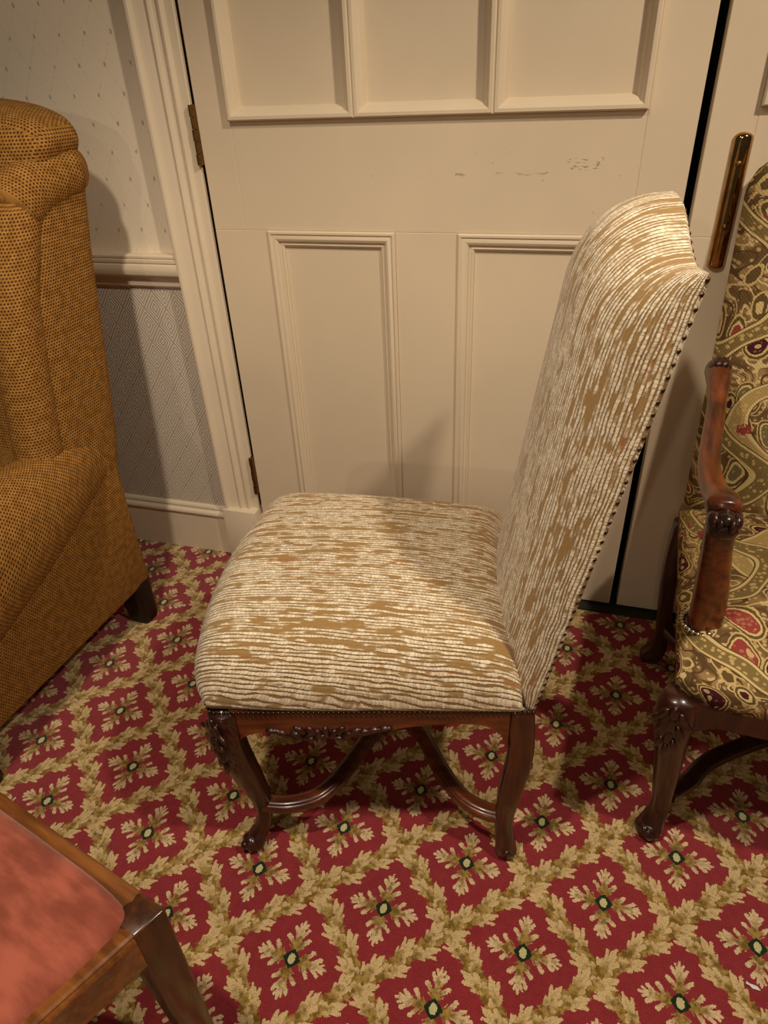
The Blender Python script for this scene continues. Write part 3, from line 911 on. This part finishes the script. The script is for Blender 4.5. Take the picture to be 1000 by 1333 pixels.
for z, hx, ry in ((0.13, 0.365, 0.06), (0.30, 0.365, 0.07), (0.46, 0.366, 0.080), (0.62, 0.360, 0.085), (0.80, 0.355, 0.085), (0.95, 0.352, 0.085), (1.06, 0.354, 0.085), (1.125, 0.364, 0.088), (1.165, 0.378, 0.090), (1.190, 0.388, 0.088), (1.213, 0.380, 0.083), (1.236, 0.350, 0.074), (1.257, 0.280, 0.058), (1.270, 0.180, 0.040), (1.275, 0.08, 0.02), (1.276, 0.01, 0.005)):
    rows.append((-WW / 2, yr(z) - ry + (0.0 if z > 0.5 else -0.004), z, hx, ry))
m = MB(); loft_z(m, catmull(rows, 4), 56, 5.0)
m.build('backrest', M_BASKET, WG, boxuv=True)
for side in (0, 1):
    # wing: a padded side slab
    rows = []
    for z in np.linspace(0.44, 1.105, 22):
        y0, y1 = yf(z) + 0.018, yr(z) - 0.004
        rows.append((mx(-0.048, side), (y0 + y1) / 2, z, 0.046 if z > 0.5 else 0.044, (y1 - y0) / 2))
    z = 1.13; rows.append((mx(-0.048, side), (yf(z) + 0.02 + yr(z)) / 2, z, 0.035, (yr(z) - yf(z)) / 2 - 0.03))
    m = MB(); loft_z(m, rows, 36, 4.5)
    wing = m.build('wing', M_BASKET, WG, boxuv=True)
    # roll along the top of the wing
    pt = catmull([(mx(-0.034, side), 0.160, 1.134), (mx(-0.037, side), 0.110, 1.136), (mx(-0.042, side), 0.060, 1.126), (mx(-0.048, side), 0.005, 1.108), (mx(-0.052, side), -0.040, 1.082)], 6)
    rr = [0.036 + 0.018 * min(1, k / 5) for k in range(len(pt))]; rr[0] = 0.016; rr[1] = 0.030
    m = MB(); sweep(m, pt, rr, rr, 24, 2.2); m.build('wing_roll', M_BASKET, wing)
    # scrolled front of the wing
    pt = []; rr = []
    for z in np.linspace(1.082, 0.585, 26): pt.append((mx(-0.052, side), yf(z) + 0.012, float(z)))
    m = MB(); S = []
    rows = [(p[0], p[1], p[2], 0.0505, 0.052) for p in pt]
    rows = [(pt[0][0], pt[0][1] + 0.003, pt[0][2] + dz, rx_, ry_) for dz, rx_, ry_ in ((0.024, 0.008, 0.008), (0.022, 0.022, 0.022), (0.016, 0.037, 0.038), (0.008, 0.046, 0.048))] + rows + [(pt[-1][0], pt[-1][1], 0.572, 0.050, 0.046), (pt[-1][0], pt[-1][1], 0.563, 0.030, 0.028)]
    loft_z(m, rows, 28, 2.2, a0=pi / 2); m.build('wing_front', M_BASKET, wing)
    # arm, swelling towards the front
    rows = [(0.018, 0.530, 0.012, 0.040), (0.004, 0.525, 0.040, 0.072), (-0.05, 0.522, 0.052, 0.082), (-0.12, 0.520, 0.066, 0.088), (-0.20, 0.512, 0.082, 0.098), (-0.30, 0.500, 0.094, 0.118), (-0.40, 0.486, 0.100, 0.136), (-0.50, 0.470, 0.104, 0.152), (-0.60, 0.460, 0.104, 0.160), (-0.665, 0.456, 0.102, 0.160), (-0.69, 0.456, 0.086, 0.140), (-0.70, 0.456, 0.05, 0.09)]
    v, uv = [], []; S = sect(32, 2.3, pi); rows = catmull(rows, 3)
    for (y, zc, rx, rz) in rows:
        cx = -0.052 + 0.54 * max(0, rx - 0.055)
        for k, (a, b) in enumerate(S):
            v.append((mx(cx + rx * a, side), y, zc + rz * b)); uv.append((y, k / 32 * 3.0 * (rx + rz)))
    f = []
    for i in range(len(rows) - 1):
        for k in range(32):
            a, b = i * 32 + k, i * 32 + (k + 1) % 32; f.append((a, b, b + 32, a + 32))
    f += [tuple(range(31, -1, -1)), tuple(range((len(rows) - 1) * 32, len(rows) * 32))]
    m = MB(); m.add(v, f, uv); arm = m.build('arm', M_BASKET, WG)
    # twisted cord at the joint of wing and arm
    m = MB(); pts = catmull([(mx(-0.075, side), -0.236, 0.580), (mx(-0.030, side), -0.236, 0.572), (mx(0.008, side), -0.212, 0.566), (mx(0.024, side), -0.205, 0.545), (mx(0.031, side), -0.206, 0.510), (mx(0.031, side), -0.208, 0.478)], 8)
    for k, p in enumerate(pts): ball(m, p, (0.0042, 0.0060, 0.0042), Matrix.Rotation(0.7, 3, 'X'), 6, 4)
    m.build('cord', M_BASKET, arm, boxuv=True)
for (x, y) in ((-0.044, -0.036), (-WW + 0.044, -0.036), (-0.05, -0.61), (-WW + 0.05, -0.61)):
    m = MB(); loft_z(m, [(x, y, 0.135, 0.040, 0.036), (x + 0.004 * (1 if x > -.3 else -1), y - 0.002, 0.07, 0.036, 0.032), (x + 0.010 * (1 if x > -.3 else -1), y - 0.003, 0.012, 0.033, 0.030), (x + 0.011 * (1 if x > -.3 else -1), y - 0.003, 0.0, 0.030, 0.027)], 20, 5.0)
    m.build('leg', M_BLACKLEG, WG, auto=50)

# ------------------------------------------------------------------ patterned open armchair at the right
AX, AY = 0.545, 1.10
AC = empty('open_armchair', (AX, AY, 0), 0)
tag(AC, 'carved wooden open armchair in paisley tapestry, cut off at the right', 'armchair')
def A_seat(a, b, E):
    s = (a + 1) / 2                                  # 0 front, 1 rear (world +y)
    hw = 0.330 + (0.292 - 0.330) * s
    x = hw * b
    y = (0.858 - 0.018 * (1 - b * b)) * (1 - s) + 1.405 * s - AY
    if a < 0: y += 0.03 * max(0, (abs(b) - 0.8) / 0.2) ** 2 * (1 - s)
    z = 0.430 + 0.030 * E + 0.040 * (1 - a * a) ** 0.8 * (1 - b * b) ** 0.8 * E
    return (x, y, z), (x + math.copysign(0.03 * (1 - E), b), y - 0.03 * (1 - E))
v, f, uv = pillow(A_seat, 36, 36); rim = rim_loop(36, 36); n0 = len(v); nr = len(rim); ex = []
for ins, zz in ((0.0, 0.405), (0.012, 0.402)):
    for i in rim:
        x, y, z = v[i]; L = math.hypot(x, y); ex.append((x * (1 - ins / L), y * (1 - ins / L), zz))
ff = []
for k in range(nr):
    k2 = (k + 1) % nr; ff.append((rim[k], rim[k2], n0 + k2, n0 + k)); ff.append((n0 + k, n0 + k2, n0 + nr + k2, n0 + nr + k))
m = MB(); m.add(v + ex, f + ff, uv + [(uv[i][0] + math.copysign(.02, uv[i][0]) * (1 if abs(v[i][0]) > .28 else 0), uv[i][1] - 0.02) for l in range(2) for i in rim])
m.build('seat', M_TAP, AC)
# upholstered back with curved shoulders
def ah(s): return 0.283 + 0.008 * s                   # half width grows upwards
v, uv = [], []; Bs = samples(40, 1.8); As = [k / 47 for k in range(48)]
def a_top(b): b = abs(b); return 1.139 - 0.026 * max(0, (b - 0.84) / 0.16) ** 2
for s in As:
    s = 1 - (1 - s) ** 1.4
    for b in Bs:
        z = 0.440 + (a_top(b) - 0.440) * s
        shoulder = 1 - 0.06 * max(0, (s - 0.93) / 0.07) ** 2
        eb = (1 - abs(b) ** 8) ** 0.5; ea = 1.0 if s < 0.9 else sqrt(max(0, 1 - ((s - 0.9) / 0.1) ** 2))
        yb = 1.405 + 0.115 * (z - 0.44) - AY + 0.035
        v.append((ah(s) * b * shoulder, yb - (0.055 + 0.025 * (1 - b * b)) * eb * (0.25 + 0.75 * ea), z)); uv.append((ah(s) * b, z + 0.24))
f = grid_faces(48, 40); n0 = len(v); rim = rim_loop(48, 40)
cov = [(v[i][0] * 0.985, 1.405 + 0.115 * (v[i][2] - 0.44) - AY + 0.040, v[i][2]) for i in rim]
ff = [(rim[k], rim[(k + 1) % len(rim)], n0 + (k + 1) % len(rim), n0 + k) for k in range(len(rim))] + [tuple(n0 + k for k in range(len(rim)))]
m = MB(); m.add(v + cov, f + ff, uv + [uv[i] for i in rim]); m.build('backrest', M_TAP, AC)
for sgn in (-1, 1):
    # front cabriole leg
    rows = [(0.318, 0.872, 0.408, 0.026, 0.026), (0.322, 0.868, 0.375, 0.032, 0.032), (0.322, 0.868, 0.335, 0.031, 0.031), (0.315, 0.875, 0.28, 0.0265, 0.0265), (0.308, 0.882, 0.22, 0.024, 0.024), (0.302, 0.888, 0.15, 0.0205, 0.0205), (0.298, 0.892, 0.10, 0.018, 0.018), (0.298, 0.892, 0.07, 0.0175, 0.0175), (0.303, 0.886, 0.045, 0.020, 0.020), (0.308, 0.880, 0.020, 0.024, 0.024), (0.307, 0.881, 0.004, 0.018, 0.018), (0.306, 0.882, 0.0, 0.012, 0.012)]
    m = MB(); loft_z(m, [(sgn * r[0], r[1] - AY, r[2], r[3], r[4]) for r in catmull(rows, 4)], 20, 2.7)
    lg = m.build('leg', M_DARKMAH, AC)
    m = MB(); R = Matrix.Rotation(radians(-45 * sgn), 3, 'Z')
    ball(m, (sgn * 0.313, 0.874 - AY, 0.022), (0.020, 0.026, 0.021), R, 14, 9); ball(m, (sgn * 0.319, 0.864 - AY, 0.034), (0.009, 0.009, 0.008), R, 10, 6)
    m.build('foot', M_DARKMAH, lg)
    m = MB(); o = Vector((sgn * 0.3, -1, 0)).normalized(); s = Vector((0, 0, 1)).cross(o)
    for (t, z, L, W, ang) in ((0, 0.392, .018, .009, -1.57), (-.016, 0.384, .017, .007, -2.0), (.016, 0.384, .017, .007, -1.1), (0, 0.364, .020, .009, -1.57), (-.016, 0.352, .018, .007, -1.9), (.016, 0.352, .018, .007, -1.2), (0, 0.334, .019, .008, -1.57), (-.012, 0.318, .016, .006, -1.8), (.012, 0.318, .016, .006, -1.3), (0, 0.300, .018, .006, -1.57), (.024, 0.372, .012, .006, -.9), (-.024, 0.372, .012, .006, -2.2)):
        leaf(m, Vector((sgn * 0.322, 0.868 - AY, z)) + o * 0.0285 + s * t, L, W, 0.006, ang, o)
    m.build('carving', M_DARKMAH, lg)
    # rear leg with a flared foot
    rows = [(0.285, 1.375, 0.42, 0.020, 0.022), (0.288, 1.374, 0.33, 0.020, 0.022), (0.286, 1.372, 0.24, 0.0185, 0.021), (0.278, 1.372, 0.15, 0.0175, 0.020), (0.272, 1.374, 0.08, 0.0175, 0.019), (0.276, 1.374, 0.045, 0.022, 0.021), (0.286, 1.372, 0.020, 0.027, 0.024), (0.288, 1.372, 0.004, 0.024, 0.022), (0.287, 1.372, 0.0, 0.018, 0.016)]
    m = MB(); loft_z(m, [(sgn * r[0], r[1] - AY, r[2], r[3], r[4]) for r in catmull(rows, 4)], 18, 2.8)
    m.build('leg', M_DARKMAH, AC)
    # side rail
    m = MB(); V = []
    for k in range(25):
        t = k / 24; y = 0.885 + t * 0.48 - AY; x = 0.322 + (0.285 - 0.322) * t
        zb = 0.366 - 0.03 * (abs(2 * t - 1) ** 6)
        V += [(sgn * (x - 0.024), y, 0.406), (sgn * x, y, 0.406), (sgn * (x + 0.001), y, zb + 0.006), (sgn * (x - 0.003), y, zb), (sgn * (x - 0.024), y, zb)]
    F = []
    for i in range(24):
        for j in range(5): a, b = i * 5 + j, i * 5 + (j + 1) % 5; F.append((a, b, b + 5, a + 5))
    F += [tuple(range(5)), tuple(range(124, 119, -1))]
    m.add(V, F); m.build('seat_rail', M_DARKMAH, AC, auto=40)
    # arm: rail from the back, scrolled end, carved post
    path = catmull([(0.286, 1.392, 0.770), (0.290, 1.335, 0.765), (0.298, 1.260, 0.742), (0.309, 1.180, 0.722), (0.317, 1.110, 0.708), (0.315, 1.050, 0.702), (0.308, 1.005, 0.706), (0.306, 0.975, 0.703)], 5)
    k = len(path); rw = list(np.interp(range(k), [0, 4, 8, 20, 28, 32, k - 1], [0.024, 0.022, 0.0165, 0.018, 0.022, 0.027, 0.024])); rh = list(np.interp(range(k), [0, 4, 8, 20, 28, 32, k - 1], [0.024, 0.021, 0.014, 0.014, 0.017, 0.022, 0.018]))
    m = MB(); sweep(m, [(sgn * p[0], p[1] - AY, p[2]) for p in path], rw, rh, 16, 2.5)
    arm = m.build('arm', M_ARMWOOD, AC)
    m = MB(); c = Vector((sgn * 0.306, 0.968 - AY, 0.690))
    for (dx, dy, dz, r) in ((0, 0, 0, (0.026, 0.020, 0.022)), (0, -0.012, -0.008, (0.023, 0.013, 0.016)), (-0.016, -0.004, 0.006, (0.010, 0.018, 0.014)), (0.016, -0.004, 0.006, (0.010, 0.018, 0.014)), (0, -0.008, 0.012, (0.014, 0.016, 0.010)), (-0.008, -0.016, 0.004, (0.006, 0.012, 0.012)), (0.009, -0.016, 0.004, (0.006, 0.012, 0.012))):
        ball(m, c + Vector((dx, dy, dz)), r, None, 12, 8)
    m.build('scroll', M_DARKMAH, arm)
    m = MB()   # carved rosette where the arm meets the back
    for kk in range(6): a = kk * pi / 3; ball(m, (sgn * 0.287 + 0.011 * cos(a), 1.378 - AY, 0.782 + 0.010 * sin(a)), (0.011, 0.020, 0.011), None, 10, 6)
    m.build('carving', M_DARKMAH, arm)
    rows = [(0.285, 1.000, 0.415, 0.030, 0.028), (0.285, 0.998, 0.440, 0.0285, 0.026), (0.286, 0.995, 0.490, 0.027, 0.024), (0.290, 0.992, 0.540, 0.0265, 0.023), (0.296, 0.988, 0.590, 0.0245, 0.022), (0.302, 0.982, 0.635, 0.0225, 0.021), (0.306, 0.975, 0.670, 0.023, 0.022), (0.307, 0.970, 0.695, 0.021, 0.020)]
    m = MB(); loft_z(m, [(sgn * r[0], r[1] - AY, r[2], r[3], r[4]) for r in catmull(rows, 4)], 18, 3.2)
    post = m.build('arm_post', M_ARMWOOD, AC)
    m = MB(); x0 = 0.285    # nails around the foot of the post
    for kk in range(26):
        a = 2 * pi * kk / 26; ball(m, (sgn * x0 + 0.036 * cos(a), 0.998 - AY + 0.034 * sin(a), 0.461 + 0.003 * (1 if sgn * cos(a) < 0 else -1)), 0.0056, None, 8, 5)
    m.build('nail_trim', M_SILVER, post, kind='stuff')['label'] = 'bright nail heads around the foot of the arm'
# front and back rails, X stretcher
m = MB(); V = []; cols = 41
for i in range(cols):
    b = -0.93 + 1.86 * i / (cols - 1); x = 0.322 * b; y = 0.852 - 0.014 * (1 - b * b) - AY
    zb = 0.368 - 0.03 * max(0, (abs(b) - 0.78) / 0.15) ** 2 - 0.020 * max(0, 1 - abs(b) / 0.3)
    V += [(x, y + 0.026, 0.406), (x, y, 0.406), (x, y - 0.003, zb + 0.012), (x, y - 0.005, zb + 0.004), (x, y, zb), (x, y + 0.026, zb)]
F = []
for i in range(cols - 1):
    for j in range(6): a, b = i * 6 + j, i * 6 + (j + 1) % 6; F.append((a, b, b + 6, a + 6))
F += [tuple(range(6)), tuple(range((cols - 1) * 6 + 5, (cols - 1) * 6 - 1, -1))]
m.add(V, F); fr = m.build('seat_rail', M_DARKMAH, AC, auto=40)
m = MB()
for k in range(14):
    x = -0.09 + 0.18 * k / 13; leaf(m, (x, 0.838 - AY, 0.368 + 0.008 * sin(k * 1.9)), 0.014, 0.006, 0.006, 0.5 + k * 0.9, (0, -1, 0))
m.build('carving', M_DARKMAH, fr)
m = MB(); box(m, -0.27, 0.27, 1.372 - AY, 1.398 - AY, 0.345, 0.405, 0.003); m.build('seat_rail', M_DARKMAH, AC, auto=40)
m = MB()
for (y0, yc) in ((0.892, 1.10), (1.372, 1.15)):
    half = [((-0.288 if y0 < 1 else -0.268), y0), (-0.25, y0 + (yc - y0) * 0.18), (-0.21, y0 + (yc - y0) * 0.45), (-0.14, y0 + (yc - y0) * 0.72), (-0.07, y0 + (yc - y0) * 0.93), (-0.02, yc)]
    full = [(x, y - AY, 0.115) for x, y in half] + [(-x, y - AY, 0.115) for x, y in reversed(half)]
    sweep(m, catmull(full, 4), 0.016, 0.012, 12, 4.0)
box(m, -0.02, 0.02, 1.095 - AY, 1.155 - AY, 0.102, 0.128, 0.004)
m.build('stretcher', M_DARKMAH, AC, auto=50)

# ------------------------------------------------------------------ stool at the bottom left
ZS = 0.450
c0 = Vector((-0.408, 0.327, 0)); e1 = Vector((-0.969, 0.250, 0)).normalized(); e2 = Vector((-0.44, -0.898, 0)).normalized()
STL = empty('upholstered_stool', (c0.x, c0.y, 0), math.atan2(e1.y, e1.x))
tag(STL, 'wooden stool with a salmon velvet drop-in seat at the lower left', 'stool')
Rm = Matrix.Rotation(-math.atan2(e1.y, e1.x), 3, 'Z')
ex2 = Rm @ e2                                               # second edge in local axes (first edge = +x)
LA, LB = 0.50, 0.44
def SP(a, b, z): return (a + ex2.x * b, ex2.y * b, z)      # skew seat coordinates
def SPt(a, b, z):                                            # seat narrows towards the far side from corner 0
    k = b / LB
    return (a * (1 - 0.18 * k * 0) + ex2.x * b * (1 - 2 * a / LA), ex2.y * b, z)
BW = 0.046
def srail(a0, b0, a1, b1, inward, name):
    """rail between two seat points; section: moulded top edge outside, rebate inside"""
    P0, P1 = Vector(SPt(a0, b0, 0)), Vector(SPt(a1, b1, 0)); d = (P1 - P0).normalized(); nrm = Vector((-d.y, d.x, 0))
    if nrm.dot(Vector(inward) - P0) < 0: nrm = -nrm
    pr = [(0.0, ZS - 0.072), (0.0, ZS - 0.016), (-0.002, ZS - 0.012), (-0.001, ZS - 0.008), (0.002, ZS - 0.005), (0.0025, ZS - 0.002), (0.006, ZS), (0.010, ZS - 0.0005), (BW - 0.006, ZS - 0.006), (BW - 0.006, ZS - 0.072)]
    mm = MB(); prism(mm, pr, lambda p: tuple(P0 + nrm * p[0] + Vector((0, 0, p[1]))), lambda p: tuple(P1 + nrm * p[0] + Vector((0, 0, p[1]))))
    return mm.build(name, M_STOOL, STL, auto=35)
mid = SPt(LA / 2, LB / 2, 0)
def corner_leg(a, b):
    x, y, _ = SPt(a, b, 0); c = Vector((x, y, 0))
    da = Vector(SPt(LA - a, b, 0)) - c; db = Vector(SPt(a, LB - b, 0)) - c; da.normalize(); db.normalize()
    poly = [c, c + da * BW, c + da * BW + db * BW, c + db * BW]
    bm = bmesh.new(); vb = []; secs = [(0.0, 0.72), (ZS - 0.09, 1.0), (ZS - 0.0015, 1.0)]
    cen = sum(poly, Vector()) / 4
    V = []
    for z, k in secs:
        for p in poly: q = c + (p - c) * k; V.append(bm.verts.new((q.x, q.y, z)))
    for i in range(2):
        for j in range(4): bm.faces.new((V[i*4+j], V[i*4+(j+1) % 4], V[i*4+4+(j+1) % 4], V[i*4+4+j]))
    bm.faces.new(V[0:4]); bm.faces.new(V[8:12])
    bmesh.ops.recalc_face_normals(bm, faces=bm.faces[:])
    bmesh.ops.bevel(bm, geom=bm.edges[:], offset=0.0045, segments=3, profile=0.5, affect='EDGES')
    bm.verts.index_update()
    mm = MB(); mm.add([v.co for v in bm.verts], [[v.index for v in f.verts] for f in bm.faces]); bm.free()
    return mm.build('leg', M_STOOLLEG, STL, auto=40)
for a, b in ((0, 0), (LA, 0), (0, LB), (LA, LB)): corner_leg(a, b)
g_ = BW - 0.002
srail(g_, 0, LA - g_, 0, mid, 'seat_rail'); srail(0, g_, 0, LB - g_, mid, 'seat_rail'); srail(LA, g_, LA, LB - g_, mid, 'seat_rail'); srail(g_, LB, LA - g_, LB, mid, 'seat_rail')
IN = 0.016
def pad_fx(a, b, E):
    k = 0.11
    aa = a * sqrt(1 - k * b * b * abs(b) ** 4); bb = b * sqrt(1 - k * a * a * abs(a) ** 4)
    A_ = IN + (LA - 2 * IN) * (aa + 1) / 2; B_ = IN + (LB - 2 * IN) * (bb + 1) / 2
    x, y, _ = SPt(A_, B_, 0)
    return (x, y, ZS - 0.008 + 0.018 * E + 0.016 * (1 - a * a) * (1 - b * b) * E), (x, y)
v, f, uv = pillow(pad_fx, 30, 30, 0.86); rim = rim_loop(30, 30); n0 = len(v)
low = [(v[i][0], v[i][1], ZS - 0.035) for i in rim]
ff = [(rim[k], rim[(k + 1) % len(rim)], n0 + (k + 1) % len(rim), n0 + k) for k in range(len(rim))]
m = MB(); m.add(v + low, f + ff, uv + [uv[i] for i in rim]); m.build('seat_pad', M_VELVET, STL)

# ------------------------------------------------------------------ scraps on the carpet
def scrap(loc, rz, L, W, label):
    mm = MB(); V = []
    for i in range(5):
        for j in range(3): V.append(((i / 4 - .5) * L, (j / 2 - .5) * W * (1 - .4 * abs(i / 2 - 1)), 0.0035 + 0.002 * sin(i * 2.1 + j)))
    V2 = [(x, y, z - 0.0012) for x, y, z in V]
    F = grid_faces(5, 3); F2 = [tuple(reversed([i + 15 for i in q])) for q in F]
    R = [0, 1, 2, 5, 8, 11, 14, 13, 12, 9, 6, 3]
    F3 = [(R[k], R[(k + 1) % 12], R[(k + 1) % 12] + 15, R[k] + 15) for k in range(12)]
    mm.add(V + V2, F + F2 + F3); o = mm.build('paper_scrap', M_PAPER); o.location = loc; o.rotation_euler = (0, 0, rz)
    tag(o, label, 'scrap', 'white scraps on the carpet')
SCRAPS = [((240, 789), 0.3, 0.010, 0.006, 'tiny white scrap on the carpet beside the wing chair leg'), ((980, 1285), -0.3, 0.022, 0.006, 'thin white scrap on the carpet at the lower right')]
for (px, py), rz, L, W, lab in SCRAPS:
    dv = r2 * ((px - 500) / F_PX) + u2 * ((666.5 - py) / F_PX) + fwd
    t = -CAM_H / dv.z
    scrap((dv.x * t, dv.y * t, 0), rz, L, W, lab)
